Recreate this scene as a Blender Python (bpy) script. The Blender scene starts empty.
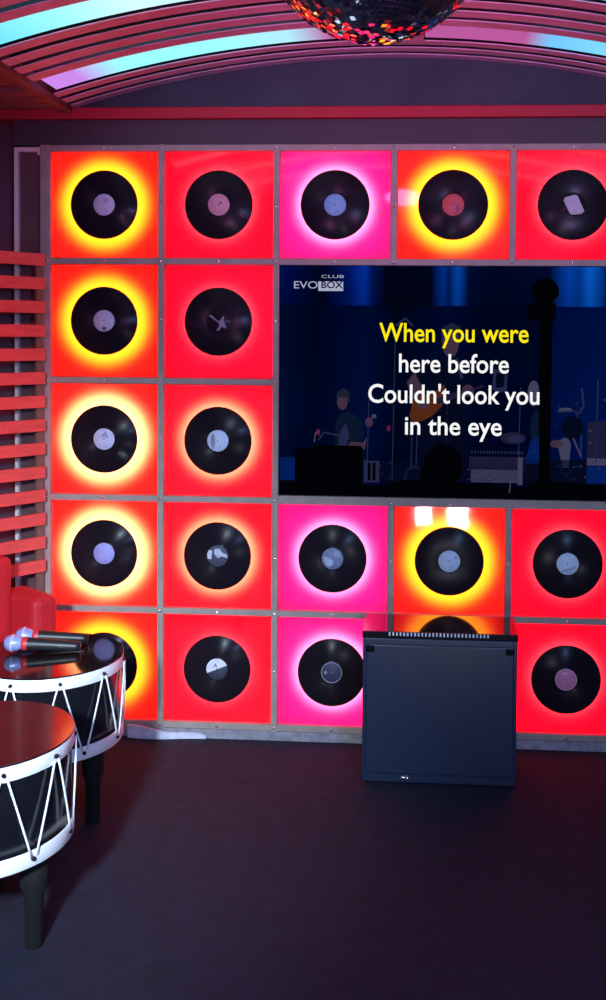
import bpy, bmesh, math, random
from mathutils import Vector, Matrix
random.seed(7)
PI = math.pi
S = bpy.context.scene
COL = S.collection
D = bpy.data

# ------------------------------------------------------------------ camera
cd = D.cameras.new('camera'); cam = D.objects.new('camera', cd); COL.objects.link(cam)
cd.sensor_fit = 'AUTO'; cd.sensor_width = 36.0; cd.lens = 36.0
cd.shift_x = (303 - 369.263) / 1000; cd.shift_y = (365.846 - 500) / 1000
cd.clip_start = 0.05
Rt = ((0.99791853, 0.06391686, 0.00855853),      # right
      (-0.06361262, 0.99745992, -0.03204902),    # forward
      (-0.01058526, 0.03143788, 0.99944965))     # up
m = Matrix(((Rt[0][0], Rt[2][0], -Rt[1][0], 1.8496),
            (Rt[0][1], Rt[2][1], -Rt[1][1], -4.7062),
            (Rt[0][2], Rt[2][2], -Rt[1][2], 1.9520),
            (0, 0, 0, 1)))
cam.matrix_world = m
S.camera = cam

# ------------------------------------------------------------------ world, exposure, room lamps and added lights
w = D.worlds.new('world'); S.world = w; w.use_nodes = True
w.node_tree.nodes['Background'].inputs[0].default_value = (0.02, 0.02, 0.05, 1)
w.node_tree.nodes['Background'].inputs[1].default_value = 0.2
S.view_settings.view_transform = 'Standard'; S.view_settings.look = 'None'
S.view_settings.exposure = 0.0; S.view_settings.gamma = 1.0
S.view_settings.use_curve_mapping = False

def area(name, loc, target, size, power, col, shape='DISK', size_y=None, parent=None, spread=PI):
    l = D.lights.new(name, 'AREA'); l.shape = shape; l.size = size
    if size_y: l.size_y = size_y
    l.energy = power; l.color = col; l.spread = spread
    o = D.objects.new(name, l); COL.objects.link(o)
    o.location = loc
    d = Vector(target) - Vector(loc)
    o.rotation_euler = d.to_track_quat('-Z', 'Y').to_euler()
    if parent: o.parent = parent
    return o

# cool spots of the room, over and behind the photographer
area('ceiling_spot', (0.9, -5.0, 2.35), (0.25, -1.2, 0.50), 0.30, 22, (0.66, 0.83, 1.0), spread=0.75)
area('ceiling_spot', (3.1, -5.0, 2.30), (1.65, -0.2, 0.9), 0.30, 24, (0.30, 0.47, 1.0), spread=1.6)
area('ceiling_spot', (1.6, -3.4, 3.05), (1.6, -2.4, 0.0), 0.30, 9, (0.26, 0.34, 1.0), spread=2.4)
# added fill lights, unseen: red for slats, magenta for ceiling, blue for front wall
area('red_fill_light', (0.75, -3.3, 2.75), (-0.50, -0.60, 1.65), 0.22, 4, (1.0, 0.05, 0.04), spread=0.62)
area('magenta_fill_light', (0.5, -5.4, 1.90), (1.2, -1.5, 3.25), 0.30, 7, (1.0, 0.30, 0.80), spread=0.85)
area('magenta_fill_light', (2.9, -5.4, 1.90), (2.1, -1.5, 3.25), 0.30, 7, (1.0, 0.30, 0.80), spread=0.85)
area('blue_fill_light', (1.6, -3.6, 3.05), (1.6, -6.6, 1.4), 0.30, 70, (0.12, 0.24, 1.0), spread=2.4)
# two unseen white lamps added low behind the photographer for the panel's white reflections
area('added_reflection_lamp', (1.770, -5.196, 0.170), (1.84, 0.0, 1.1), 0.13, 1.5, (0.95, 0.95, 1.0), 'RECTANGLE', 0.20, spread=1.2)
area('added_reflection_lamp', (2.110, -5.196, 0.150), (1.95, 0.0, 1.1), 0.18, 2.6, (0.95, 0.95, 1.0), 'RECTANGLE', 0.25, spread=1.2)

# ------------------------------------------------------------------ helpers
def lin(r, g, b):
    f = lambda c: (c / 255 / 12.92) if c / 255 <= 0.04045 else ((c / 255 + 0.055) / 1.055) ** 2.4
    return (f(r), f(g), f(b))

def mat(name, col, rough=0.5, metal=0.0, ior=1.45, noise=0.0, scale=20.0, bump=0.0, coat=0.0, stretch=None):
    M = D.materials.new(name); M.use_nodes = True
    nt = M.node_tree; b = nt.nodes['Principled BSDF']
    b.inputs['Base Color'].default_value = (*col, 1)
    b.inputs['Roughness'].default_value = rough
    b.inputs['Metallic'].default_value = metal
    b.inputs['IOR'].default_value = ior
    if coat: b.inputs['Coat Weight'].default_value = coat; b.inputs['Coat Roughness'].default_value = 0.03
    if noise or bump:
        tc = nt.nodes.new('ShaderNodeTexCoord'); mp = nt.nodes.new('ShaderNodeMapping')
        if stretch: mp.inputs['Scale'].default_value = stretch
        n = nt.nodes.new('ShaderNodeTexNoise'); n.inputs['Scale'].default_value = scale; n.inputs['Detail'].default_value = 4
        nt.links.new(tc.outputs['Object'], mp.inputs[0]); nt.links.new(mp.outputs[0], n.inputs['Vector'])
        if noise:
            r = nt.nodes.new('ShaderNodeValToRGB')
            r.color_ramp.elements[0].position = 0.3; r.color_ramp.elements[1].position = 0.7
            r.color_ramp.elements[0].color = (*[c * (1 - noise) for c in col], 1)
            r.color_ramp.elements[1].color = (*[min(1, c * (1 + noise)) for c in col], 1)
            nt.links.new(n.outputs[0], r.inputs[0]); nt.links.new(r.outputs[0], b.inputs['Base Color'])
        if bump:
            bp = nt.nodes.new('ShaderNodeBump'); bp.inputs['Strength'].default_value = bump; bp.inputs['Distance'].default_value = 0.004
            nt.links.new(n.outputs[0], bp.inputs['Height']); nt.links.new(bp.outputs[0], b.inputs['Normal'])
    return M

def emit(name, col, strength=1.0):
    M = D.materials.new(name); M.use_nodes = True
    nt = M.node_tree; nt.nodes.clear()
    o = nt.nodes.new('ShaderNodeOutputMaterial'); e = nt.nodes.new('ShaderNodeEmission')
    e.inputs[0].default_value = (*col, 1); e.inputs[1].default_value = strength
    nt.links.new(e.outputs[0], o.inputs[0])
    return M

def bx(bm, x0, x1, y0, y1, z0, z1, mi=0, bev=0.0):
    g = bmesh.ops.create_cube(bm, size=1.0)
    bmesh.ops.scale(bm, vec=(x1 - x0, y1 - y0, z1 - z0), verts=g['verts'])
    bmesh.ops.translate(bm, vec=((x0 + x1) / 2, (y0 + y1) / 2, (z0 + z1) / 2), verts=g['verts'])
    fs = {f for v in g['verts'] for f in v.link_faces}
    for f in fs: f.material_index = mi
    if bev:
        es = list({e for v in g['verts'] for e in v.link_edges})
        bmesh.ops.bevel(bm, geom=es, offset=bev, segments=3, profile=0.5, affect='EDGES')

def lathe(bm, prof, n=48, axis='Z', center=(0, 0, 0), mi=0, smooth=True):
    """revolve (radius, height) pairs"""
    rings = []
    c = Vector(center)
    for r, h in prof:
        if r < 1e-6:
            p = (0, 0, h) if axis == 'Z' else (0, h, 0)
            rings.append([bm.verts.new(c + Vector(p))]); continue
        ring = []
        for i in range(n):
            a = 2 * PI * i / n
            p = (r * math.cos(a), r * math.sin(a), h) if axis == 'Z' else (r * math.cos(a), h, r * math.sin(a))
            ring.append(bm.verts.new(c + Vector(p)))
        rings.append(ring)
    for A, B in zip(rings, rings[1:]):
        for i in range(n):
            j = (i + 1) % n
            if len(A) == 1 and len(B) == 1: continue
            if len(A) == 1: f = bm.faces.new((A[0], B[i], B[j]))
            elif len(B) == 1: f = bm.faces.new((A[i], B[0], A[j]))
            else: f = bm.faces.new((A[i], B[i], B[j], A[j]))
            f.material_index = mi; f.smooth = smooth

def tube(bm, a, b, r0, r1=None, n=10, mi=0):
    r1 = r0 if r1 is None else r1
    a = Vector(a); b = Vector(b); d = (b - a).normalized()
    u = d.orthogonal().normalized(); v = d.cross(u)
    A = [bm.verts.new(a + r0 * (math.cos(2 * PI * i / n) * u + math.sin(2 * PI * i / n) * v)) for i in range(n)]
    B = [bm.verts.new(b + r1 * (math.cos(2 * PI * i / n) * u + math.sin(2 * PI * i / n) * v)) for i in range(n)]
    for i in range(n):
        j = (i + 1) % n
        f = bm.faces.new((A[i], A[j], B[j], B[i])); f.smooth = True; f.material_index = mi
    for f in (bm.faces.new(A[::-1]), bm.faces.new(B)): f.material_index = mi

def polytube(bm, pts, r, n=8):
    pts = [Vector(p) for p in pts]; rings = []
    u = (pts[1] - pts[0]).orthogonal().normalized()
    for i, p in enumerate(pts):
        d = (pts[min(i + 1, len(pts) - 1)] - pts[max(i - 1, 0)]).normalized()
        u = (u - d * u.dot(d)).normalized(); v = d.cross(u)
        rings.append([bm.verts.new(p + r * (math.cos(2 * PI * k / n) * u + math.sin(2 * PI * k / n) * v)) for k in range(n)])
    for A, B in zip(rings, rings[1:]):
        for k in range(n):
            f = bm.faces.new((A[k], A[(k + 1) % n], B[(k + 1) % n], B[k])); f.smooth = True
    bm.faces.new(rings[0][::-1]); bm.faces.new(rings[-1])

def obj(name, bm, mats, parent=None, loc=None, rot=None):
    bmesh.ops.recalc_face_normals(bm, faces=bm.faces)
    me = D.meshes.new(name); bm.to_mesh(me); bm.free()
    for M in (mats if isinstance(mats, (list, tuple)) else [mats]): me.materials.append(M)
    o = D.objects.new(name, me); COL.objects.link(o)
    if parent: o.parent = parent
    if loc: o.location = loc
    if rot: o.rotation_euler = rot
    return o

def tag(o, label, cat, group=None):
    o['label'] = label; o['category'] = cat
    if group: o['group'] = group
    return o

def thing(name, label, cat, loc=(0, 0, 0), rotz=0.0, group=None):
    o = D.objects.new(name, None); COL.objects.link(o); o.empty_display_size = 0.1
    o.location = loc; o.rotation_euler = (0, 0, rotz)
    return tag(o, label, cat, group)

def struct(name, bm, M, label=None):
    o = obj(name, bm, M); o['kind'] = 'structure'
    if label: o['label'] = label
    return o

def NB(): return bmesh.new()

# ------------------------------------------------------------------ materials
m_floor = mat('dark_carpet', (0.0095, 0.012, 0.028), 0.9, noise=0.25, scale=14, bump=0.5)
m_dark = mat('dark_plaster', (0.055, 0.042, 0.060), 0.8, noise=0.12, scale=3)
m_tymp = mat('grey_blue_plaster', (0.032, 0.048, 0.066), 0.7, noise=0.25, scale=2.5)
m_fascia = mat('fascia_paint', (0.050, 0.036, 0.048), 0.6, noise=0.1, scale=4)
m_beam = mat('red_beam_paint', (0.40, 0.010, 0.026), 0.6)
m_soffit = mat('brown_red_soffit', (0.20, 0.055, 0.05), 0.6, noise=0.15, scale=5)
m_wood = mat('ceiling_slat_wood', (0.60, 0.33, 0.46), 0.5, noise=0.15, scale=8, stretch=(0.5, 6, 6))
m_void = mat('dark_void', (0.02, 0.012, 0.02), 0.9)
m_frame = mat('grey_painted_wood', (0.34, 0.27, 0.235), 0.6, noise=0.12, scale=12)
m_base = mat('grey_base_board', (0.26, 0.25, 0.29), 0.6, noise=0.3, scale=25)
m_pale = mat('pale_trim', (0.80, 0.66, 0.64), 0.6)
m_steel = mat('screw_steel', (0.85, 0.85, 0.88), 0.25, metal=1.0)
m_red_slat = mat('red_slat_paint', (0.66, 0.085, 0.075), 0.55, noise=0.12, scale=9, stretch=(1, 1, 5))
m_brown = mat('brown_batten', (0.15, 0.09, 0.08), 0.7)
m_wall_l = mat('plum_wall_paint', (0.13, 0.05, 0.075), 0.75, noise=0.12, scale=3)
m_white_in = mat('grey_lamp_box', (0.07, 0.07, 0.07), 0.8); m_black_in = mat('black_lamp_board', (0.05, 0.05, 0.05), 0.8)
m_black_pl = mat('black_plastic', (0.012, 0.012, 0.014), 0.4)
m_black_gl = mat('black_gloss', (0.006, 0.006, 0.007), 0.04, ior=1.75)
m_drum_head = mat('dark_gloss_drum_head', (0.010, 0.005, 0.006), 0.06, ior=2.0)
m_drum_head_dull = mat('dark_satin_drum_head', (0.014, 0.005, 0.006), 0.13, ior=2.4)
m_drum_sh = mat('black_drum_shell', (0.008, 0.008, 0.012), 0.18, ior=1.5)
m_hoop = mat('white_hoop_paint', (0.86, 0.86, 0.86), 0.4)
m_cord = mat('white_cord', (0.82, 0.82, 0.84), 0.7)
m_lug = mat('dark_screw', (0.02, 0.025, 0.025), 0.3, metal=0.6)
m_leg = mat('black_leg', (0.003, 0.003, 0.004), 0.85)
m_red_up = mat('red_upholstery', (0.50, 0.012, 0.020), 0.6, noise=0.08, scale=30, bump=0.1)
m_cab = mat('black_cabinet_front', (0.016, 0.028, 0.060), 0.30, noise=0.1, scale=60, bump=0.04)
m_cab_top = mat('black_cabinet_top', (0.012, 0.010, 0.012), 0.07, ior=1.9)
m_teeth = mat('pale_vent_teeth', (0.75, 0.75, 0.80), 0.4)

def m_face_make(name, tint):
    """glossy opal acrylic: passes the lamp behind it, mirrors the room faintly"""
    M = D.materials.new(name); M.use_nodes = True
    nt = M.node_tree; nt.nodes.clear()
    o = nt.nodes.new('ShaderNodeOutputMaterial'); mx = nt.nodes.new('ShaderNodeMixShader')
    t = nt.nodes.new('ShaderNodeBsdfTranslucent'); g = nt.nodes.new('ShaderNodeBsdfGlossy'); fr = nt.nodes.new('ShaderNodeFresnel')
    t.inputs[0].default_value = (*tint, 1); g.inputs[0].default_value = (1, 1, 1, 1); g.inputs['Roughness'].default_value = 0.04
    fr.inputs[0].default_value = 1.5
    nt.links.new(fr.outputs[0], mx.inputs[0]); nt.links.new(t.outputs[0], mx.inputs[1]); nt.links.new(g.outputs[0], mx.inputs[2])
    nt.links.new(mx.outputs[0], o.inputs[0])
    return M
m_face = m_face_make('opal_acrylic', (0.9, 0.9, 0.9))

# vinyl: dark with circular grooves (anisotropic highlight)
m_vinyl = mat('black_vinyl', (0.012, 0.009, 0.014), 0.30)
_nt = m_vinyl.node_tree; _b = _nt.nodes['Principled BSDF']
_b.inputs['Anisotropic'].default_value = 0.85; _b.inputs['Anisotropic Rotation'].default_value = 0.25
_b.inputs['Specular IOR Level'].default_value = 0.16
_tg = _nt.nodes.new('ShaderNodeTangent'); _tg.direction_type = 'RADIAL'; _tg.axis = 'Y'
_nt.links.new(_tg.outputs[0], _b.inputs['Tangent'])

# ------------------------------------------------------------------ room
P = 0.553; ZT = 2.8242; NC = 5; NR = 5
GX = [i * P for i in range(NC + 1)]
GZ = [ZT - i * P + d for i, d in enumerate((0, 0.017, 0.0, -0.012, 0.0, 0.0))]    # hand-built rows, not quite even
XR = 3.45; YF = -6.6
AX, AZ, AB = 1.63, 3.24, 0.10          # vault: lower face z = AZ - AB (x-AX)^2
VX0, VX1 = 0.133, 3.127
def vz(x): return AZ - AB * (x - AX) ** 2

b = NB(); bx(b, -2.2, XR + 0.1, YF - 0.1, 0.3, -0.08, 0.0); struct('floor', b, m_floor)
b = NB(); bx(b, -2.2, XR + 0.1, 0.13, 0.25, 0, 3.6); struct('wall_back', b, m_dark)
b = NB(); bx(b, XR, XR + 0.1, YF, 0.13, 0, 3.6); struct('wall_right', b, m_dark)
b = NB(); bx(b, -2.2, XR, YF - 0.1, YF, 0, 3.6); struct('wall_front', b, mat('grey_blue_wall', (0.35, 0.38, 0.50), 0.8, noise=0.08, scale=3))
# left wall: chamfered corner at an angle, then straight towards the viewer
DX, DY = -0.62, -0.79
b = NB()
p0 = Vector((-0.175, 0.13, 0)); L1 = 1.5
p1 = Vector((p0.x + DX * L1, p0.y + DY * L1, 0)); p2 = Vector((p1.x, YF, 0))
def wallseg(b, a, c, z0, z1, t):
    d = (c - a).normalized(); n = Vector((d.y, -d.x, 0)) * t
    vs = [b.verts.new(Vector((q.x, q.y, z))) for z in (z0, z1) for q in (a, c, c + n, a + n)]
    for f in ((0, 1, 2, 3), (7, 6, 5, 4), (0, 4, 5, 1), (1, 5, 6, 2), (2, 6, 7, 3), (3, 7, 4, 0)): b.faces.new([vs[i] for i in f])
wallseg(b, p0, p1, 0, 3.6, -0.1 if False else 0.1); wallseg(b, p1, p2, 0, 3.6, 0.1)
struct('wall_left', b, m_wall_l)

# upper part of back wall: fascia above the light wall, red beam, tympanum under the vault
b = NB(); bx(b, -0.17, XR, 0.0, 0.13, GZ[0] + 0.016, 2.957); struct('trim_1', b, m_fascia)
b = NB(); bx(b, -0.5, XR, -0.035, 0.13, 2.957, 3.012, bev=0.006); struct('trim_2', b, m_beam)
b = NB(); bx(b, -0.3, XR, 0.02, 0.13, 3.012, 3.55); struct('trim_3', b, m_tymp)
b = NB(); bx(b, GX[NC] + 0.016, XR, 0.0, 0.13, 0.0, GZ[0] + 0.016); struct('trim_4', b, m_fascia)
b = NB(); bx(b, -0.165, -0.02, 0.03, 0.13, 0.0, GZ[0] + 0.016); struct('trim_5', b, mat('dark_infill', (0.11, 0.05, 0.055), 0.6, noise=0.2, scale=3))

# ceiling: side soffits + vault shell + arched slats
def arch(b, y0, y1, x0, x1, dz0, dz1, n=48, mi=0):
    rows = []
    for i in range(n + 1):
        x = x0 + (x1 - x0) * i / n; z = vz(x)
        rows.append([b.verts.new((x, y, z + dz)) for y, dz in ((y0, dz0), (y1, dz0), (y1, dz1), (y0, dz1))])
    for A, B in zip(rows, rows[1:]):
        for k in range(4):
            f = b.faces.new((A[k], A[(k + 1) % 4], B[(k + 1) % 4], B[k])); f.material_index = mi
    b.faces.new(rows[0]); b.faces.new(rows[-1][::-1])
b = NB()
arch(b, YF, 0.02, VX0 - 0.02, VX1 + 0.02, 0.060, 0.12)
ceil = struct('ceiling', b, m_void)
b = NB()
bx(b, -2.2, VX0 - 0.02, YF, 0.02, 3.012, 3.2); bx(b, VX1 + 0.02, XR, YF, 0.02, 3.012, 3.2)
obj('soffit', b, m_soffit, ceil)
for x0, x1 in ((VX0 - 0.05, VX0), (VX1, VX1 + 0.05)):
    b = NB(); bx(b, x0, x1, YF, -0.035, 2.985, 3.02, bev=0.006); obj('moulding', b, m_soffit, ceil)
for y in (-0.14, -0.26, -0.38):
    b = NB(); bx(b, -1.0, VX0 - 0.05, y - 0.05, y + 0.03, 2.985, 3.014, bev=0.004); obj('moulding', b, m_soffit, ceil)

# slats and light strips, from back wall forward
y = 0.0; lights_y = []; first = True
seq = [3, 'L', 4, 'L', 4, 'L', 4, 'L', 4, 'L', 4]
for s in seq:
    if s == 'L':
        lights_y.append((y - 0.172, y + 0.034)); y -= 0.178; continue
    for k in range(s):
        p_ = 0.107 if first else 0.121
        b = NB(); arch(b, y - p_ + 0.048, y, VX0, VX1, 0.0, 0.005)
        obj('slat', b, m_wood, ceil); y -= p_
    first = False
Y_END = y
b = NB(); arch(b, YF, Y_END, VX0, VX1, 0.0, 0.022); obj('ceiling_board', b, m_void, ceil)

def led_mat(name, stops, strength):
    M = D.materials.new(name); M.use_nodes = True
    nt = M.node_tree; nt.nodes.clear()
    o = nt.nodes.new('ShaderNodeOutputMaterial'); e = nt.nodes.new('ShaderNodeEmission')
    tc = nt.nodes.new('ShaderNodeTexCoord'); sx = nt.nodes.new('ShaderNodeSeparateXYZ'); mr = nt.nodes.new('ShaderNodeMapRange')
    mr.inputs[1].default_value = VX0; mr.inputs[2].default_value = VX1
    r = nt.nodes.new('ShaderNodeValToRGB')
    els = r.color_ramp.elements
    while len(els) < len(stops): els.new(0.5)
    for el, (p, c) in zip(els, stops): el.position = p; el.color = (*c, 1)
    e.inputs[1].default_value = strength
    nt.links.new(tc.outputs['Object'], sx.inputs[0]); nt.links.new(sx.outputs[0], mr.inputs[0])
    nt.links.new(mr.outputs[0], r.inputs[0]); nt.links.new(r.outputs[0], e.inputs[0]); nt.links.new(e.outputs[0], o.inputs[0])
    return M
CY = lin(150, 242, 252); CYB = lin(95, 215, 245); PU = lin(196, 130, 226); PK = lin(178, 84, 150); WH = lin(205, 245, 250)
led_a = led_mat('rgb_strip_cyan_pink', [(0, PU), (0.05, PU), (0.11, CY), (0.25, CY), (0.36, lin(170, 225, 245)), (0.42, PK), (0.70, PK), (0.735, lin(110, 190, 240)), (1.0, CY)], 1.15)
led_b = led_mat('rgb_strip_cyan', [(0, CYB), (0.1, CY), (0.2, WH), (0.42, CY), (0.5, PK), (0.64, PK), (0.7, CY), (1.0, CYB)], 1.15)
names = ['cyan and pink arched light strip in the slatted ceiling, nearest the back wall',
         'cyan arched light strip in the slatted ceiling, second from the back wall',
         'cyan arched ceiling light strip third from the back wall above the mirror ball',
         'cyan arched ceiling light strip fourth from the back wall, over the room',
         'cyan arched ceiling light strip farthest from the back wall']
for i, (y0, y1) in enumerate(lights_y):
    t = thing('ceiling_light', names[i], 'ceiling light', (0, 0, 0), 0, 'arched light strips between ceiling slats')
    for x0, x1 in ((VX0 + 0.02, 1.72), (1.80, VX1 - 0.02)):
        b = NB(); arch(b, y0, y1, x0, x1, 0.012, 0.03); obj('diffuser', b, led_a if i == 0 else led_b, t)
    b = NB(); arch(b, y0, y1, 1.725, 1.795, -0.012, 0.03, n=4); obj('divider', b, m_wood, t)

# ------------------------------------------------------------------ frame lattice
fr = thing('lattice_frame', 'grey wooden lattice frame holding the glowing record panels', 'frame', (0, 0, 0))
BW = 0.0145
def bar(name, x0, x1, z0, z1, y0, y1):
    b = NB(); bx(b, x0, x1, y0, y1, z0, z1, bev=0.002); obj(name, b, m_frame, fr)
for i, x in enumerate(GX):
    wl = 0.030 if i == 0 else BW
    x0, x1 = x - wl - (0.004 if i == 0 else 0), x + BW
    if i in (3, 4):
        bar('upright', x0, x1, GZ[1], GZ[0], -0.012, 0.02); bar('upright', x0, x1, GZ[5], GZ[3], -0.012, 0.02)
    else:
        bar('upright', x0, x1, 0.03, GZ[0] + 0.016, -0.012, 0.02)
for j, z in enumerate(GZ):
    h = 0.0145
    za, zb = z - h, z + h
    x1 = GX[2] if j in (2, 3) else GX[5]
    bar('rail', GX[0] - 0.02, x1 + 0.014, za, zb, -0.009, 0.019)
    if j == 3: bar('rail', GX[2] + 0.0142, GX[5] + 0.014, z - 0.0145, z + 0.026, -0.009, 0.019)
def screw(x, z):
    b = NB(); lathe(b, [(0.0, -0.006), (0.004, -0.0055), (0.0075, -0.002), (0.0075, 0.0)], 12, 'Y'); obj('screw', b, m_steel, fr, (x, -0.0115, z))
for i in range(6):
    for j in range(6):
        if i in (3, 4) and j == 2: continue
        screw(GX[i], GZ[j])
for i in range(5):
    for j in range(6):
        if j == 2 and i > 1: continue
        screw(GX[i] + P / 2, GZ[j])
for i in range(1, 5):
    for j in range(5):
        if j in (1, 2) and i > 2: continue
        screw(GX[i], GZ[j] - P / 2)
# board along the foot of the light wall
b = NB(); bx(b, -0.03, GX[5] + 0.02, -0.015, 0.02, 0.0, GZ[5] - 0.015, bev=0.002); o = obj('baseboard_back', b, m_base); o['kind'] = 'structure'

# narrow dark infill with pale trims left of the panels
b = NB()
bx(b, -0.168, -0.150, 0.005, 0.03, 0.0, GZ[0] + 0.008)
o = obj('trim_6', b, m_pale); o['kind'] = 'structure'
b = NB()
for j, z in enumerate(GZ):
    bx(b, -0.150, -0.058, 0.008, 0.03, z - 0.012, z + 0.008)
    bx(b, -0.052, -0.0355, 0.0, 0.03, z - 0.028, z + 0.008)
o = obj('trim_7', b, m_pale); o['kind'] = 'structure'

# ------------------------------------------------------------------ light panels
KIND = {  # halo colour, halo power, halo radius, base colour
    'yellow': ((1.0, 0.62, 0.012), 0.90, 0.203, (1.0, 0.0035, 0.0030)),
    'bright': ((1.0, 0.68, 0.24), 1.35, 0.208, (1.0, 0.0035, 0.0030)),
    'red':    ((1.0, 0.10, 0.13), 0.50, 0.160, (1.0, 0.0, 0.0095)),
    'peach':  ((1.0, 0.40, 0.18), 0.85, 0.176, (1.0, 0.0, 0.0095)),
    'pink':   ((1.0, 0.42, 0.72), 0.75, 0.172, (1.0, 0.002, 0.125)),
}
BASE_POWER = 3.2
GRID = [['yellow', 'red', 'pink', 'yellow', 'red'],
        ['yellow', 'red', None, None, None],
        ['bright', 'peach', None, None, None],
        ['bright', 'peach', 'pink', 'yellow', 'red'],
        ['yellow', 'red', 'pink', 'yellow', 'red']]
PL = {
 (0, 0): 'yellow-glowing square record panel in the top left corner of the light wall',
 (0, 1): 'red square record panel in the top row, second from the left',
 (0, 2): 'magenta square record panel in the top row, above the left of the screen',
 (0, 3): 'yellow-orange square record panel in the top row, above the middle of the screen',
 (0, 4): 'red square record panel in the top right corner, above the screen',
 (1, 0): 'yellow square record panel in the left column, second from the top',
 (1, 1): 'red square record panel left of the screen, upper of two beside it',
 (2, 0): 'bright yellow square record panel in the left column, middle row',
 (2, 1): 'red square record panel with peach halo left of the screen, lower of two beside it',
 (3, 0): 'yellow square record panel in the left column, fourth from the top',
 (3, 1): 'red square record panel with peach halo, fourth row, second from the left',
 (3, 2): 'magenta square record panel directly below the left end of the screen',
 (3, 3): 'yellow-orange square record panel directly above the black cabinet',
 (3, 4): 'red square record panel below the screen at the right edge',
 (4, 0): 'orange square record panel in the bottom left corner, partly behind the drum table',
 (4, 1): 'red square record panel in the bottom row, right of the drum tables',
 (4, 2): 'magenta square record panel in the bottom row, partly behind the black cabinet',
 (4, 3): 'yellow square record panel in the bottom row hidden behind the black cabinet',
 (4, 4): 'red square record panel in the bottom right corner, right of the cabinet',
}
HF = P / 2 - BW - 0.0035
def make_panel(kind, label, loc, hz, ztop_cut=0.0):
    t = thing('light_panel', label, 'light panel', loc, 0, 'backlit square record panels on the light wall')
    hc, hp, hr, bc = KIND[kind]
    b = NB(); fz = hz - BW - 0.0035; fb = -fz + ztop_cut
    v = [b.verts.new((x, yy, z)) for yy in (0.006, 0.010) for x, z in ((-HF, fb), (HF, fb), (HF, fz), (-HF, fz))]
    b.faces.new(v[:4])
    for k in range(4): b.faces.new((v[k], v[(k + 1) % 4], v[4 + (k + 1) % 4], v[4 + k]))
    obj('acrylic_face', b, m_face, t)
    b = NB(); q = P / 2 - 0.0115; e = P / 2 - 0.0137; qz = hz - 0.0115; ez = hz - 0.0137
    bx(b, -q, q, 0.108, 0.116, -qz, qz, 1)
    for a in (-1, 1):
        bx(b, min(a * q, a * e), max(a * q, a * e), 0.0225, 0.108, -qz, qz); bx(b, -e, e, 0.0225, 0.108, min(a * qz, a * ez), max(a * qz, a * ez))
    obj('lamp_housing', b, (m_white_in, m_black_in), t)
    area('halo_lamp', (0, 0.058, 0), (0, -1, 0), 2 * hr, hp, hc, parent=t, spread=2.05)
    area('base_lamp', (0, 0.075, 0), (0, -1, 0), 0.52, BASE_POWER, bc, 'SQUARE', parent=t)
    return t

# ------------------------------------------------------------------ records
RR = 0.163
LR = 0.0515
def lab_mat(name, col, n=0.10): return mat(name, lin(*col), 0.6, noise=n, scale=30)
def make_record(label, loc, col=None, rot=0.0, extra=None):
    t = thing('vinyl_record', label, 'record', loc, 0, 'vinyl records mounted on the light panels')
    t.rotation_euler = (0, rot, 0)
    b = NB()
    lathe(b, [(0, 0.0), (RR - 0.002, 0.0), (RR, -0.0012), (RR - 0.001, -0.003), (0.062, -0.0026), (0.059, -0.0020), (0.054, -0.0020), (0.053, -0.003), (0, -0.003)], 96, 'Y')
    lathe(b, [(0.012, 0.0), (0.012, 0.0115)], 16, 'Y')
    obj('vinyl_disc', b, m_vinyl, t)
    if col:
        b = NB(); lathe(b, [(LR, -0.0028), (LR - 0.0005, -0.0036), (0.0, -0.0036)], 48, 'Y')
        lb = obj('centre_label', b, lab_mat('record_label_paper', col), t)
        b = NB(); lathe(b, [(0.0034, -0.0036), (0.0030, -0.0048), (0, -0.0050)], 12, 'Y')
        obj('spindle_bolt', b, m_steel if extra == 'dot' else m_lug, lb)
    else: lb = t
    return t, lb
def poly(name, pts, yy, col, parent, th=0.0006):
    b = NB()
    A = [b.verts.new((x, yy, z)) for x, z in pts]; B = [b.verts.new((x, yy - th, z)) for x, z in pts]
    b.faces.new(B); n = len(pts)
    for i in range(n): b.faces.new((A[i], A[(i + 1) % n], B[(i + 1) % n], B[i]))
    return obj(name, b, lab_mat('scrap_paper', col, 0.15), parent)
def flat_text(name, s, parent, loc, height, M, width=None, depth=0.0002, bold=0.0, align='CENTER', ref=None):
    """text standing in the XZ plane facing -Y; loc = baseline (left/centre); scaled to cap height and width"""
    c = D.curves.new(name, 'FONT'); c.body = s; c.offset = bold; c.extrude = 0
    c.resolution_u = 4
    o = D.objects.new(name, c); COL.objects.link(o)
    dg = bpy.context.evaluated_depsgraph_get()
    me = D.meshes.new_from_object(o.evaluated_get(dg))
    D.objects.remove(o); D.curves.remove(c)
    capz = ref or 0.729
    xs = [v.co.x for v in me.vertices]; x0, x1 = min(xs), max(xs)
    k = height / capz; kx = (width / (x1 - x0)) if width else k
    cx = (x0 + x1) / 2
    for v in me.vertices:
        X = (v.co.x - cx) * kx; Z = v.co.y * k
        v.co = (X, 0, Z)
    me.name = name; me.materials.append(M)
    o = D.objects.new(name, me); COL.objects.link(o); o.location = loc
    if parent: o.parent = parent
    return o

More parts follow.
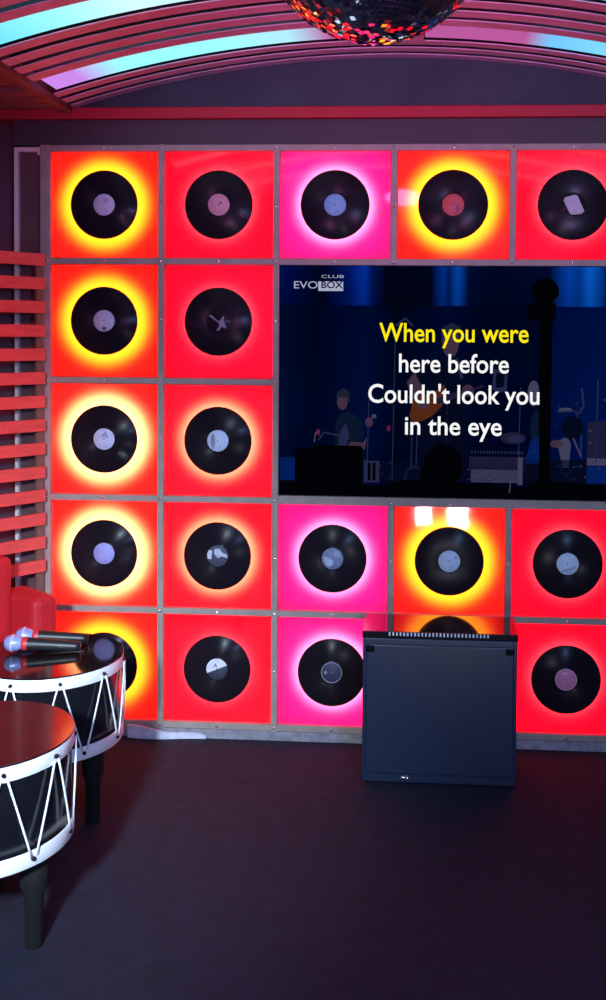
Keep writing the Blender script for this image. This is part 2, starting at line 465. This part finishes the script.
REC = {
 (0, 0): ((196, 192, 215), 'black vinyl record with pale lavender label on top left yellow panel'),
 (0, 1): ((205, 150, 165), 'black vinyl record with dusty pink label in the top row'),
 (0, 2): ((128, 180, 215), 'black vinyl record with sky blue label on the magenta top panel'),
 (0, 3): ((200, 92, 92), 'black vinyl record with brick red label on the orange top panel'),
 (0, 4): (None, 'black vinyl record with a torn square paper scrap instead of a label, top right'),
 (1, 0): ((200, 198, 220), 'black vinyl record with pale grey label, second from top in the left column'),
 (1, 1): (None, 'black vinyl record with label torn off to small white shreds'),
 (2, 0): ((200, 206, 235), 'black vinyl record with white label and grey triangle mark, middle of left column'),
 (2, 1): ((200, 215, 240), 'black vinyl record with white label and grey leaf-shaped wedge, left of the screen'),
 (3, 0): ((155, 155, 215), 'black vinyl record with violet-blue label, fourth in the left column'),
 (3, 1): ((70, 75, 92), 'black vinyl record with dark label and torn white patches, fourth row'),
 (3, 2): ((120, 135, 165), 'black vinyl record with mottled grey-blue label on magenta panel below the screen'),
 (3, 3): ((200, 222, 238), 'black vinyl record with plain white label on orange panel above the cabinet'),
 (3, 4): ((205, 228, 238), 'black vinyl record with white label and faint streak at the right edge'),
 (4, 0): ((150, 150, 185), 'black vinyl record on orange panel partly hidden by the far drum table'),
 (4, 1): ((60, 64, 80), 'black vinyl record with half white half dark label marked with letter A'),
 (4, 2): ((58, 60, 84), 'black vinyl record with dark ringed label half behind the black cabinet'),
 (4, 3): ((200, 210, 225), 'black vinyl record hidden behind the black cabinet'),
 (4, 4): ((214, 130, 165), 'black vinyl record with rose pink label in the bottom right corner'),
}
for r in range(NR):
    for c in range(NC):
        k = GRID[r][c]
        if not k: continue
        X, Z = (GX[c] + GX[c + 1]) / 2, (GZ[r] + GZ[r + 1]) / 2
        make_panel(k, PL[(r, c)], (X, 0, Z), (GZ[r] - GZ[r + 1]) / 2)
        col, lb = REC[(r, c)]
        t, L = make_record(lb, (X, -0.0055, Z), col, extra='dot' if (r, c) in ((4, 2), (3, 2)) else None)
        g = lambda *a: [(p[0] * 0.01, p[1] * 0.01) for p in a]
        if (r, c) == (0, 0): poly('smudge', g((-0.5, 1.2), (1.6, 1.0), (2.2, 2.0), (1.4, 3.2), (-0.3, 2.8)), -0.0036, (165, 165, 190), L)
        if (r, c) == (0, 1): poly('smudge', g((0.4, 0.5), (1.6, 0.2), (1.2, 1.6), (0.6, 1.8)), -0.0036, (120, 80, 95), L)
        if (r, c) == (0, 3): poly('smudge', g((1.4, -3.6), (3.2, -2.4), (2.4, -0.4), (2.9, 0.9), (1.6, 0.1), (1.0, -1.8)), -0.0036, (135, 70, 110), L)
        if (r, c) == (0, 4): poly('paper_scrap', g((-3.8, 3.4), (1.0, 4.8), (2.2, 3.8), (5.2, -3.0), (3.6, -4.2), (-0.5, -4.6), (-1.6, -3.6), (-4.4, 2.0)), -0.003, (182, 182, 194), t)
        if (r, c) == (1, 0): poly('smudge', g((-0.8, -4.4), (0.9, -4.5), (1.0, -3.0), (-0.7, -2.8)), -0.0036, (90, 95, 105), L)
        if (r, c) == (1, 1):
            poly('paper_scrap', g((-4.6, 2.6), (-3.4, 3.4), (-0.4, 0.6), (0.6, 0.3), (0.2, -0.6), (-2.2, 1.2)), -0.003, (132, 122, 142), t)
            poly('paper_scrap', g((0.4, -0.2), (2.2, 2.6), (3.0, 2.4), (2.6, 0.6), (3.9, -2.6), (3.0, -3.2), (1.8, -2.2), (0.2, -4.4), (-0.8, -4.0), (0.6, -1.8)), -0.003, (138, 128, 146), t)
        if (r, c) == (2, 0): poly('triangle_mark', g((-1.8, 1.4), (2.2, 0.6), (1.0, 4.0)), -0.0036, (150, 158, 182), L)
        if (r, c) == (2, 1): poly('leaf_mark', g((-2.4, 4.0), (-1.4, 2.0), (-1.2, -1.0), (-2.0, -4.3), (-3.4, -2.0), (-3.3, 1.6)), -0.0036, (140, 150, 165), L)
        if (r, c) == (3, 0): poly('smudge', g((-0.4, -0.6), (0.6, -0.2), (0.5, 0.8), (-0.5, 0.7)), -0.0036, (195, 180, 190), L)
        if (r, c) == (3, 1):
            poly('paper_scrap', g((-4.6, -1.2), (-3.0, -1.6), (-2.4, 2.6), (-4.2, 2.8), (-5.0, 0.6)), -0.0036, (200, 205, 225), L)
            poly('paper_scrap', g((-1.6, 1.0), (-1.4, 3.4), (1.0, 3.6), (2.2, 1.8), (4.6, 0.8), (4.9, -0.9), (2.0, 0.0), (0.2, -1.0)), -0.0036, (185, 190, 212), L)
        if (r, c) == (3, 2):
            poly('paper_scrap', g((-3.6, -2.0), (-2.0, -4.0), (0.5, -2.8), (0.2, -1.0), (-2.0, 0.6), (-4.4, 1.2)), -0.0036, (165, 178, 205), L)
            poly('paper_scrap', g((1.0, 1.0), (4.0, 0.6), (3.2, 3.4), (0.8, 4.2)), -0.0036, (150, 160, 190), L)
        if (r, c) == (3, 3): poly('smudge', g((2.2, 1.2), (3.8, 0.6), (3.6, 2.6), (2.6, 3.0)), -0.0036, (175, 195, 210), L)
        if (r, c) == (3, 4): poly('streak', g((-2.6, -3.2), (-2.2, -4.0), (3.6, -1.9), (3.8, -0.9)), -0.0036, (160, 182, 195), L)
        if (r, c) == (4, 1):
            ang = math.radians(22)
            pts = [(LR * math.cos(ang + PI * i / 24), LR * math.sin(ang + PI * i / 24)) for i in range(25)]
            poly('white_half', pts, -0.0036, (220, 222, 235), L)
            flat_text('letter_mark', 'A', L, (-0.008, -0.0044, 0.009), 0.020, lab_mat('dark_print', (70, 75, 95)), bold=0.02)
        if (r, c) == (4, 2):
            b = NB(); lathe(b, [(LR - 0.006, -0.0037), (LR - 0.006, -0.0042), (LR - 0.001, -0.0042), (LR - 0.001, -0.0037)], 48, 'Y')
            obj('label_ring', b, lab_mat('ring_print', (145, 145, 165)), L)
            poly('spot_mark', g((-3.6, -0.6), (-2.6, -0.8), (-2.0, 0.2), (-2.6, 0.9), (-3.5, 0.7)), -0.0036, (140, 130, 155), L)
        if (r, c) == (4, 4):
            poly('print_mark', g((-1.9, 2.2), (-1.0, 2.2), (-1.0, 3.4), (-1.9, 3.4)), -0.0036, (235, 180, 205), L)
            poly('print_mark', g((-0.6, 2.4), (0.3, 2.4), (0.3, 3.6), (-0.6, 3.6)), -0.0036, (235, 180, 205), L)
            b = NB(); lathe(b, [(LR - 0.004, -0.0037), (LR - 0.004, -0.0041), (LR - 0.001, -0.0041), (LR - 0.001, -0.0037)], 48, 'Y')
            obj('label_ring', b, lab_mat('ring_print', (240, 190, 210)), L)

# ------------------------------------------------------------------ television
TX0, TX1 = GX[2] + BW + 0.001, GX[5] - BW - 0.001
TZ0, TZ1 = GZ[3] + 0.027, GZ[1] - BW - 0.0005
tv = thing('television', 'large wall screen showing karaoke lyrics over a dark blue concert scene', 'television', ((TX0 + TX1) / 2, 0, (TZ0 + TZ1) / 2))
hw, hh = (TX1 - TX0) / 2, (TZ1 - TZ0) / 2
b = NB(); bx(b, -hw, hw, 0.0, 0.09, -hh, hh, bev=0.003); obj('housing', b, m_black_pl, tv)
# screen picture coordinates: px of a 350 x 232 picture, origin at its top left corner
SW, SH = hw - 0.003, hh - 0.003
def sp(u, v): return (-SW + 2 * SW * u / 350.0, SH - 2 * SH * v / 232.0)
def shape(b, pts, yy, mi):
    f = b.faces.new([b.verts.new((*[sp(u, v)[0]], yy, sp(u, v)[1])) for u, v in pts]); f.material_index = mi
def rect(b, u0, u1, v0, v1, yy, mi): shape(b, [(u0, v0), (u1, v0), (u1, v1), (u0, v1)], yy, mi)
def ell(b, u, v, ru, rv, yy, mi, n=20): shape(b, [(u + ru * math.cos(2 * PI * i / n), v + rv * math.sin(2 * PI * i / n)) for i in range(n)], yy, mi)
def stroke(b, pts, wd, yy, mi):
    for (u0, v0), (u1, v1) in zip(pts, pts[1:]):
        du, dv = u1 - u0, v1 - v0; l = math.hypot(du, dv) or 1; nx, ny = -dv / l * wd / 2, du / l * wd / 2
        shape(b, [(u0 + nx, v0 + ny), (u1 + nx, v1 + ny), (u1 - nx, v1 - ny), (u0 - nx, v0 - ny)], yy, mi)

# the picture shown: blue stage with beams from above, drawn by the screen itself
def screen_mat():
    M = D.materials.new('screen_picture'); M.use_nodes = True
    nt = M.node_tree; nt.nodes.clear(); N = nt.nodes.new; K = nt.links.new
    o = N('ShaderNodeOutputMaterial'); e = N('ShaderNodeEmission'); tc = N('ShaderNodeTexCoord'); sx = N('ShaderNodeSeparateXYZ')
    K(tc.outputs['Object'], sx.inputs[0])
    def ramp(src, lo, hi, stops):
        mr = N('ShaderNodeMapRange'); mr.inputs[1].default_value = lo; mr.inputs[2].default_value = hi; K(src, mr.inputs[0])
        r = N('ShaderNodeValToRGB'); els = r.color_ramp.elements
        while len(els) < len(stops): els.new(0.5)
        for el, (p, c) in zip(els, stops): el.position = p; el.color = (*c, 1)
        K(mr.outputs[0], r.inputs[0]); return r.outputs[0]
    k = lambda r, g, b_: lin(r, g, b_)
    top = ramp(sx.outputs[0], -SW, SW, [(0.0, k(0, 10, 70)), (0.08, k(0, 6, 42)), (0.13, k(0, 4, 28)), (0.20, k(0, 18, 85)), (0.245, k(2, 40, 140)), (0.27, k(0, 16, 70)), (0.31, k(0, 3, 18)),
        (0.44, k(0, 4, 25)), (0.475, k(0, 40, 120)), (0.49, k(0, 20, 75)), (0.515, k(2, 60, 150)), (0.545, k(0, 10, 45)), (0.62, k(1, 5, 30)), (0.78, k(1, 8, 40)), (0.835, k(2, 55, 150)), (0.862, k(2, 45, 125)), (0.893, k(5, 80, 180)), (0.94, k(0, 25, 90)), (1.0, k(0, 15, 60))])
    mid = ramp(sx.outputs[0], -SW, SW, [(0.0, k(0, 12, 46)), (0.10, k(0, 5, 30)), (0.25, k(0, 12, 52)), (0.34, k(0, 5, 26)), (0.50, k(0, 10, 48)), (0.58, k(0, 5, 30)), (0.74, k(0, 6, 34)), (0.80, k(0, 14, 62)), (1.0, k(0, 18, 72))])
    vb = ramp(sx.outputs[2], -SH, SH, [(0.0, (0, 0, 0)), (0.828, (0, 0, 0)), (0.832, (1, 1, 1)), (1.0, (1, 1, 1))])
    vd = ramp(sx.outputs[2], -SH, SH, [(0.0, (0.55, 0.55, 0.55)), (0.35, (1.0, 1.0, 1.0)), (0.82, (0.75, 0.75, 0.75)), (0.84, (0.8, 0.8, 0.8)), (1.0, (1.15, 1.15, 1.15))])
    mx = N('ShaderNodeMix'); mx.data_type = 'RGBA'; K(vb, mx.inputs[0]); K(mid, mx.inputs[6]); K(top, mx.inputs[7])
    ml = N('ShaderNodeMix'); ml.data_type = 'RGBA'; ml.blend_type = 'MULTIPLY'; ml.inputs[0].default_value = 1.0; K(mx.outputs[2], ml.inputs[6]); K(vd, ml.inputs[7])
    K(ml.outputs[2], e.inputs[0]); K(e.outputs[0], o.inputs[0])
    return M
b = NB(); bx(b, -SW, SW, -0.0012, 0.001, -SH, SH); scr = obj('screen', b, screen_mat(), tv)
pm = [emit('pic_' + n, lin(*[v * 0.68 for v in c])) for n, c in (('black', (3, 4, 8)), ('navy', (5, 12, 42)), ('blue', (4, 42, 130)), ('skin', (92, 66, 92)), ('shirt', (14, 30, 62)),
      ('guitar', (120, 55, 30)), ('pale', (92, 90, 130)), ('steel', (50, 55, 105)), ('fabric', (40, 38, 78)), ('hair', (40, 46, 70)), ('bright', (150, 140, 170)), ('pink', (130, 40, 80)))]
BK, NV, BL, SK, SH_, GT, PA, ST, FB, HR, BR, PN = range(12)
# ---- band on the screen (one flat layer of the picture, in groups from back to front)
b = NB(); y1, y2, y3, y4 = -0.0016, -0.0019, -0.0022, -0.0025
rect(b, 1, 32, 194, 217, y1, BL); rect(b, 88, 260, 197, 216, y1, NV); rect(b, 246, 312, 192, 216, y1, NV)
for u in (92, 118, 137, 142, 172, 245): stroke(b, [(u, 62 if u == 118 else 120), (u - 2, 214)], 1.0, y1, ST)
for k in range(90):                                   # glints of stands, cymbals and cables on the stage floor
    u = random.uniform(90, 348); v = random.uniform(196, 214); s = random.uniform(0.4, 1.3)
    rect(b, u, u + s * 2, v, v + s, y1, random.choice((BL, ST, BL, PA)))
stroke(b, [(118, 60), (128, 52), (136, 60)], 2, y1, ST)
# keyboard player
shape(b, [(56, 196), (58, 158), (62, 150), (70, 146), (78, 150), (86, 158), (87, 172), (84, 186), (88, 196)], y1, SH_)
shape(b, [(60, 186), (62, 168), (68, 158), (72, 170), (66, 190)], y2, ST)
ell(b, 64.5, 136, 5.5, 9, y2, SK); shape(b, [(58, 132), (60, 126), (66, 123), (72, 127), (72, 138), (69, 132)], y3, HR)
shape(b, [(69, 182), (74, 177), (86, 178), (90, 172), (88, 184), (80, 190), (70, 190)], y2, SK)
stroke(b, [(40, 176), (46, 168), (66, 172)], 1.6, y2, ST); ell(b, 40, 168, 2.0, 3.4, y2, PN); stroke(b, [(36, 178), (37, 169), (41, 166)], 1.4, y2, PA)
ell(b, 92, 157, 4, 5, y2, SK); ell(b, 97, 151, 2.6, 2.2, y2, PA); ell(b, 112, 163, 2, 3, y2, PN)
# singer with guitar
shape(b, [(132, 120), (146, 98), (160, 92), (182, 92), (192, 100), (196, 124), (190, 150), (192, 190), (178, 214), (168, 214), (160, 190), (154, 214), (140, 214), (143, 170), (136, 140)], y1, NV)
ell(b, 174, 76, 8.5, 15, y2, SK); shape(b, [(164, 76), (165, 62), (174, 56), (184, 60), (185, 76), (180, 66), (170, 66)], y3, HR)
shape(b, [(130, 116), (138, 106), (144, 118), (148, 132), (140, 138), (134, 130)], y2, SK)
shape(b, [(133, 150), (136, 136), (146, 130), (158, 126), (168, 118), (170, 130), (166, 140), (156, 150), (144, 156), (136, 156)], y3, GT)
shape(b, [(160, 132), (190, 122), (191, 128), (162, 138)], y4, FB)
stroke(b, [(188, 125), (208, 119)], 2.4, y4, FB); ell(b, 147, 138, 6, 5, y4, SK); ell(b, 192, 124, 6, 6, y4, SK)
stroke(b, [(180, 92), (186, 112)], 3.0, y2, ST)
# amplifier, drums, cymbals
rect(b, 196, 248, 203, 216, y1, PA); rect(b, 194, 252, 190, 203, y1, FB); rect(b, 243, 248, 190, 218, y2, PA)
for k in range(18): rect(b, 196 + 3 * k, 197.4 + 3 * k, 184, 187, y1, ST)
ell(b, 238, 171, 13, 6, y1, FB); ell(b, 240, 172, 8, 3.6, y2, ST); ell(b, 258, 126, 6, 13, y1, PA); shape(b, [(250, 196), (256, 172), (264, 168), (270, 196)], y1, BL)
ell(b, 264, 160, 9, 18, y1, SH_); ell(b, 290, 142, 7, 2.2, y1, PA); stroke(b, [(282, 144), (300, 143), (306, 160), (306, 190)], 1.5, y1, ST)
stroke(b, [(306, 120), (308, 138), (303, 146)], 2.2, y1, ST); stroke(b, [(322, 112), (321, 196)], 1.5, y1, ST)
shape(b, [(282, 174), (292, 168), (296, 176), (294, 200), (288, 200)], y1, PA); stroke(b, [(298, 170), (306, 188)], 1.6, y2, PA)
ell(b, 282, 176, 7, 4, y1, SK); shape(b, [(312, 154), (348, 150), (348, 190), (312, 190)], y1, FB); rect(b, 312, 348, 190, 197, y1, PA); rect(b, 312, 348, 198, 216, y1, BL)
ell(b, 297, 160, 11, 12, y2, NV); ell(b, 139, 212, 11, 12, y1, ST); ell(b, 140, 213, 9, 10, y2, NV)
for k in range(24):
    u = random.uniform(255, 345); v = random.uniform(120, 195); rect(b, u, u + random.uniform(0.8, 2), v, v + random.uniform(0.8, 3), y1, random.choice((ST, ST, PA, FB)))
shape(b, [(218, 102), (226, 104), (232, 100), (231, 124), (222, 126), (216, 122)], y1, ST); shape(b, [(220, 106), (229, 106), (228, 120), (220, 121)], y2, NV)
# black silhouettes in front: crowd edge, speaker box, moving head lamp on a mast
shape(b, [(16, 232), (16, 185), (34, 185), (36, 181), (84, 181), (86, 184), (86, 220), (100, 222), (130, 215), (180, 216), (250, 222), (258, 214), (350, 216), (350, 232)], y3, BK)
rect(b, 0.5, 17, 218, 232, y3, BK); rect(b, 87, 103, 196, 218, y2, ST); rect(b, 91, 94, 198, 216, y3, BK); rect(b, 96, 99, 198, 216, y3, BK)
ell(b, 168, 200, 20, 22, y4, BK); ell(b, 160, 208, 16, 12, y4, BK)
shape(b, [(262, 50), (276, 50), (275, 230), (265, 230)], y4, BK); ell(b, 268, 24, 14, 13, y4, BK); rect(b, 252, 279, 36, 52, y4, BK); ell(b, 258, 44, 8, 9, y4, BK)
stroke(b, [(236, 214), (235, 226)], 1.2, y4, PA)
obj('screen_image', b, pm, scr)
# ---- lyrics and logo
m_ly = emit('lyric_yellow', lin(255, 235, 20), 1.0); m_lw = emit('lyric_white', lin(250, 250, 250), 1.0); m_lg = emit('logo_grey', lin(170, 172, 195), 1.0); m_ld = emit('logo_dark', lin(8, 12, 50), 1.0)
def line(s, u0, u1, v, M, cap=19.4, bold=0.012, name='lyric_line', yy=-0.0032):
    x0, z = sp(u0 + 1.2, v - 1.7); x1, _ = sp(u1 + 1.8, v)
    flat_text(name, s, scr, ((x0 + x1) / 2, yy, z), cap / 232 * 2 * SH, M, width=x1 - x0, bold=bold)
line('When you were', 100.4, 250.3, 77, m_ly); line('here before', 120.8, 231, 107.7, m_lw)
line("Couldn't look you", 89.8, 262, 138.6, m_lw); line('in the eye', 127.4, 224.6, 170.3, m_lw)
line('EVO', 13, 36.5, 24.4, m_lg, 7.6, 0.0, 'screen_logo'); b = NB(); rect(b, 39, 64.5, 15.6, 25.2, -0.0028, 0); obj('logo_plate', b, m_lg, scr)
line('BOX', 41, 62.5, 24.0, m_ld, 6.9, 0.02, 'screen_logo'); line('CLUB', 41, 63.5, 13.8, m_lg, 3.2, 0.0, 'screen_logo')

# ------------------------------------------------------------------ slat screen on the angled corner wall
ang = math.atan2(-DY, -DX)             # local +X runs from the left/front to the corner
ss = thing('slat_screen', 'red horizontal slat screen on the angled left corner wall', 'slat screen', (0.0, -0.05, 0), ang)
LSL = 1.15
for k in range(14):
    zt = 2.318 - k * 0.1123
    b = NB(); bx(b, -LSL, 0.0, -0.012, 0.012, zt - 0.057, zt, bev=0.002); obj('slat', b, m_red_slat, ss)
for x in (-0.014, -0.60, -1.1):
    b = NB(); bx(b, x - 0.018, x + 0.018, 0.0121, 0.034, 0.0, 2.315, bev=0.002); obj('batten', b, m_brown, ss)

# ------------------------------------------------------------------ black cabinet
CX0, CX1, CYF, CD, CH = 1.560, 2.223, -0.44, 0.27, 0.672
cb = thing('cabinet', 'black box cabinet with glossy top standing in front of the light wall', 'cabinet', ((CX0 + CX1) / 2, CYF + CD / 2, 0))
hw_, hd = (CX1 - CX0) / 2, CD / 2
b = NB(); bx(b, -hw_, hw_, -hd, hd, 0.012, CH - 0.030, bev=0.006); obj('body', b, m_cab, cb)
b = NB(); bx(b, -hw_ + 0.012, hw_ - 0.012, -hd - 0.006, -hd + 0.02, 0.05, CH - 0.055, bev=0.008); obj('front_panel', b, m_cab, cb)
b = NB(); bx(b, -hw_ - 0.003, hw_ + 0.003, -hd - 0.004, hd, CH - 0.030, CH, bev=0.003); obj('top', b, m_cab_top, cb)
b = NB()
for k in range(28):
    x = -hw_ + 0.112 + k * 0.0156; bx(b, x, x + 0.007, -hd - 0.0065, -hd - 0.002, CH - 0.017, CH - 0.002)
obj('vent_grille', b, m_teeth, cb)
for sx_ in (-1, 1):
    b = NB(); bx(b, -0.018, 0.018, -0.006, 0.004, -0.014, 0.014, bev=0.003); lathe(b, [(0.0, -0.009), (0.006, -0.008), (0.007, -0.005)], 12, 'Y')
    obj('corner_bracket', b, m_black_gl, cb, (sx_ * (hw_ - 0.032), -hd - 0.004, CH - 0.075))
b = NB(); bx(b, -0.018, 0.018, -0.004, 0.002, -0.006, 0.006, bev=0.002); obj('badge', b, m_steel, cb, (-hw_ + 0.185, -hd - 0.004, 0.036))
for x in (-hw_ + 0.05, hw_ - 0.05):
    for yy in (-hd + 0.05, hd - 0.05):
        b = NB(); lathe(b, [(0, 0), (0.022, 0), (0.022, 0.013), (0, 0.013)], 16); obj('foot', b, m_black_pl, cb, (x, yy, 0))

# ------------------------------------------------------------------ drum tables
def drum(label, loc, R, ztop, zbot, a0, leg_a, head):
    t = thing('drum_table', label, 'table', loc, 0, 'snare drum tables at the left')
    b = NB(); lathe(b, [(R - 0.012, zbot + 0.008), (R - 0.006, zbot + 0.012), (R - 0.006, ztop - 0.012)], 96)
    lathe(b, [(0, zbot + 0.008), (R - 0.012, zbot + 0.008)], 96)
    obj('shell', b, m_drum_sh, t)
    b = NB(); lathe(b, [(0, ztop - 0.001), (R + 0.0015, ztop - 0.001), (R + 0.0030, ztop - 0.003), (R + 0.0030, ztop - 0.006), (R - 0.006, ztop - 0.0075), (R - 0.006, ztop - 0.012), (0, ztop - 0.012)], 96)
    for f in b.faces:
        f.smooth = False
    obj('drum_head', b, head, t)
    for z0, z1 in ((ztop - 0.054, ztop - 0.0075), (zbot, zbot + 0.050)):
        b = NB(); lathe(b, [(R - 0.004, z0), (R + 0.001, z0), (R + 0.002, z0 + 0.002), (R + 0.002, z1 - 0.002), (R + 0.001, z1), (R - 0.004, z1), (R - 0.004, z0)], 96)
        obj('hoop', b, m_hoop, t)
    def pt(a, z, r=R + 0.004): return Vector((r * math.sin(a), -r * math.cos(a), z))
    zt, zb = ztop - 0.030, zbot + 0.026
    for k in range(10):
        a = math.radians(a0 + 36 * k); ab = math.radians(a0 + 18 + 36 * k); ac = math.radians(a0 - 18 + 36 * k)
        for aa, zz in ((a, zt), (ab, zb)):
            b = NB(); d = Vector((math.sin(aa), -math.cos(aa), 0)); tube(b, pt(aa, zz, R + 0.0005), pt(aa, zz, R + 0.010), 0.0075, 0.006, 12); obj('screw', b, m_lug, t)
        for q, s in ((ab, 1), (ac, -1)):
            b = NB(); n = 8; a1 = a + s * 0.03; q1 = q - s * 0.03
            pts = [pt(a1 + (q1 - a1) * i / n, (zt - 0.010) + (zb + 0.010 - zt + 0.010) * i / n, R + 0.0070) for i in range(n + 1)]
            polytube(b, pts, 0.0036)
            obj('cord', b, m_cord, t)
    for k in range(3):
        a = math.radians(leg_a + 120 * k); x, yy = 0.21 * math.sin(a), -0.21 * math.cos(a)
        b = NB(); lathe(b, [(0, 0), (0.026, 0), (0.028, 0.004), (0.030, 0.17), (0.043, 0.20), (0.045, zbot + 0.0075), (0, zbot + 0.0075)], 20); obj('leg', b, m_leg, t, (x, yy, 0))
    return t
drum('white-hooped black drum table nearest the viewer at the left edge', (0.402, -1.597, 0), 0.289, 0.65, 0.31, 37.5, 73, m_drum_head_dull)
drum('white-hooped black drum table with microphones, standing farther back by the light wall', (0.317, -0.80, 0), 0.289, 0.65, 0.31, 29.0, 73, m_drum_head)

# ------------------------------------------------------------------ microphones on the far drum
m_mic_h = mat('pale_blue_grille', lin(150, 165, 225), 0.35, metal=0.3, noise=0.2, scale=220)
m_mic_r = mat('grille_ring', lin(225, 200, 235), 0.3, metal=0.4)
m_mic_red = mat('red_band', (0.6, 0.03, 0.04), 0.4)
def mic(label, head, tail):
    h = Vector(head); tl = Vector(tail); d = (tl - h)
    ln = d.length
    t = thing('microphone', label, 'microphone', head, 0, 'microphones on the far drum table')
    t.rotation_euler = d.to_track_quat('Z', 'Y').to_euler()
    b = NB(); lathe(b, [(0, -0.034), (0.016, -0.031), (0.027, -0.021), (0.033, -0.006), (0.033, 0.004), (0.029, 0.022), (0.022, 0.036)], 32); obj('grille', b, m_mic_h, t)
    b = NB(); lathe(b, [(0.0335, -0.005), (0.036, -0.003), (0.036, 0.003), (0.0335, 0.005)], 32); obj('grille_ring', b, m_mic_r, t)
    b = NB(); lathe(b, [(0.022, 0.036), (0.026, 0.040), (0.027, 0.048), (0.026, 0.060)], 24); obj('colour_band', b, m_mic_red, t)
    b = NB(); lathe(b, [(0.0255, 0.060), (0.025, 0.10), (0.021, ln - 0.02), (0.019, ln), (0, ln)], 24); obj('handle', b, m_black_pl, t)
mic('black microphone with pale blue grille and red band, rear one on the far drum table', (0.170, -0.70, 0.690), (0.425, -0.655, 0.671))
mic('black microphone with pale blue grille, front one on the far drum table', (0.165, -0.80, 0.690), (0.430, -0.760, 0.671))

# ------------------------------------------------------------------ red armchair behind the far drum
# stands with its back along the slat screen; local +X runs to the corner, local -Y faces the room
ch = thing('armchair', 'red upholstered armchair in the corner behind the far drum table', 'chair', (0.0, -0.05, 0), ang)
A0 = -0.245
b = NB(); bx(b, A0 - 0.56, A0, -0.155, -0.045, 0.16, 0.935, bev=0.03); obj('backrest', b, m_red_up, ch)
b = NB(); bx(b, A0 - 0.50, A0 - 0.005, -0.385, -0.150, 0.20, 0.44, bev=0.03); obj('seat', b, m_red_up, ch)
b = NB(); bx(b, A0 - 0.01, A0 + 0.115, -0.35, -0.05, 0.16, 0.775, bev=0.035); obj('armrest', b, m_red_up, ch)
b = NB(); bx(b, A0 - 0.62, A0 - 0.50, -0.42, -0.05, 0.16, 0.70, bev=0.035); obj('armrest', b, m_red_up, ch)
for x in (A0 - 0.55, A0 + 0.06):
    for yy in (-0.31, -0.09):
        b = NB(); lathe(b, [(0, 0), (0.014, 0), (0.022, 0.205), (0, 0.205)], 12); obj('leg', b, m_leg, ch, (x, yy, 0))

# ------------------------------------------------------------------ mirror ball
BR_ = 0.209
ball = thing('mirror_ball', 'silver mirror disco ball hanging from the slatted ceiling', 'mirror ball', (1.738, -2.906, 2.686 + BR_))
b = NB(); NLAT = 60
for i in range(NLAT):
    t0, t1 = PI * i / NLAT, PI * (i + 1) / NLAT
    n = max(6, int(round(2 * NLAT * math.sin((t0 + t1) / 2))))
    for j in range(n):
        a0, a1 = 2 * PI * j / n, 2 * PI * (j + 1) / n
        tm, am = (t0 + t1) / 2, (a0 + a1) / 2
        nrm = Vector((math.sin(tm) * math.cos(am), math.sin(tm) * math.sin(am), math.cos(tm)))
        eu = Vector((math.cos(tm) * math.cos(am), math.cos(tm) * math.sin(am), -math.sin(tm))); ev = Vector((-math.sin(am), math.cos(am), 0))
        hu = (t1 - t0) / 2 * BR_ * 0.90; hv = (a1 - a0) / 2 * BR_ * math.sin(tm) * 0.90
        tu, tv_ = random.gauss(0, 0.09), random.gauss(0, 0.09)
        vs = [b.verts.new(nrm * (BR_ + 0.001 + tu * su * hu + tv_ * sv * hv) + eu * su * hu + ev * sv * hv) for su, sv in ((-1, -1), (1, -1), (1, 1), (-1, 1))]
        b.faces.new(vs)
for f in b.faces:
    if f.normal.dot(f.calc_center_median()) < 0: f.normal_flip()
me = D.meshes.new('mirror_tiles'); b.to_mesh(me); b.free()
me.materials.append(mat('mirror_tile', (0.88, 0.88, 0.90), 0.03, metal=1.0))
o = D.objects.new('mirror_tiles', me); COL.objects.link(o); o.parent = ball; o.location = (0, 0, -BR_)
b = NB(); lathe(b, [(0, -BR_)] + [(BR_ * 0.992 * math.sin(PI * i / 40), -BR_ * 0.992 * math.cos(PI * i / 40)) for i in range(1, 40)] + [(0, BR_ * 0.992)], 80)
obj('core', b, mat('dark_grout', (0.06, 0.05, 0.07), 0.5), ball, (0, 0, -BR_))
b = NB(); lathe(b, [(0.03, -0.012), (0.03, 0.012), (0.008, 0.02), (0.008, vz(1.738) - 2.686 - BR_ - 0.05), (0.05, vz(1.738) - 2.686 - BR_ - 0.05), (0.05, vz(1.738) - 2.686 - BR_ + 0.004), (0, vz(1.738) - 2.686 - BR_ + 0.004)], 20)
obj('hanger', b, m_black_pl, ball)

# ------------------------------------------------------------------ pale crumpled strip lying along the base board
b = NB(); n = 26
rows = []
for i in range(n + 1):
    f = i / n; x = 0.40 + 0.38 * f
    hgt = 0.050 * (1 - f) ** 0.8 + 0.012 + 0.006 * math.sin(9 * f)
    y_ = -0.030 - 0.012 * math.sin(5 * f)
    rows.append([b.verts.new(p) for p in ((x, y_ - 0.006, 0.001), (x, y_ - 0.004, hgt), (x, y_ + 0.004, hgt), (x, y_ + 0.006, 0.001))])
for A, B in zip(rows, rows[1:]):
    for k in range(4): b.faces.new((A[k], A[(k + 1) % 4], B[(k + 1) % 4], B[k]))
b.faces.new(rows[0]); b.faces.new(rows[-1][::-1])
tag(obj('plastic_strip', b, mat('pale_film', (0.55, 0.56, 0.66), 0.5, noise=0.2, scale=30)), 'pale crumpled strip lying at the foot of the light wall beside the far drum table', 'strip')
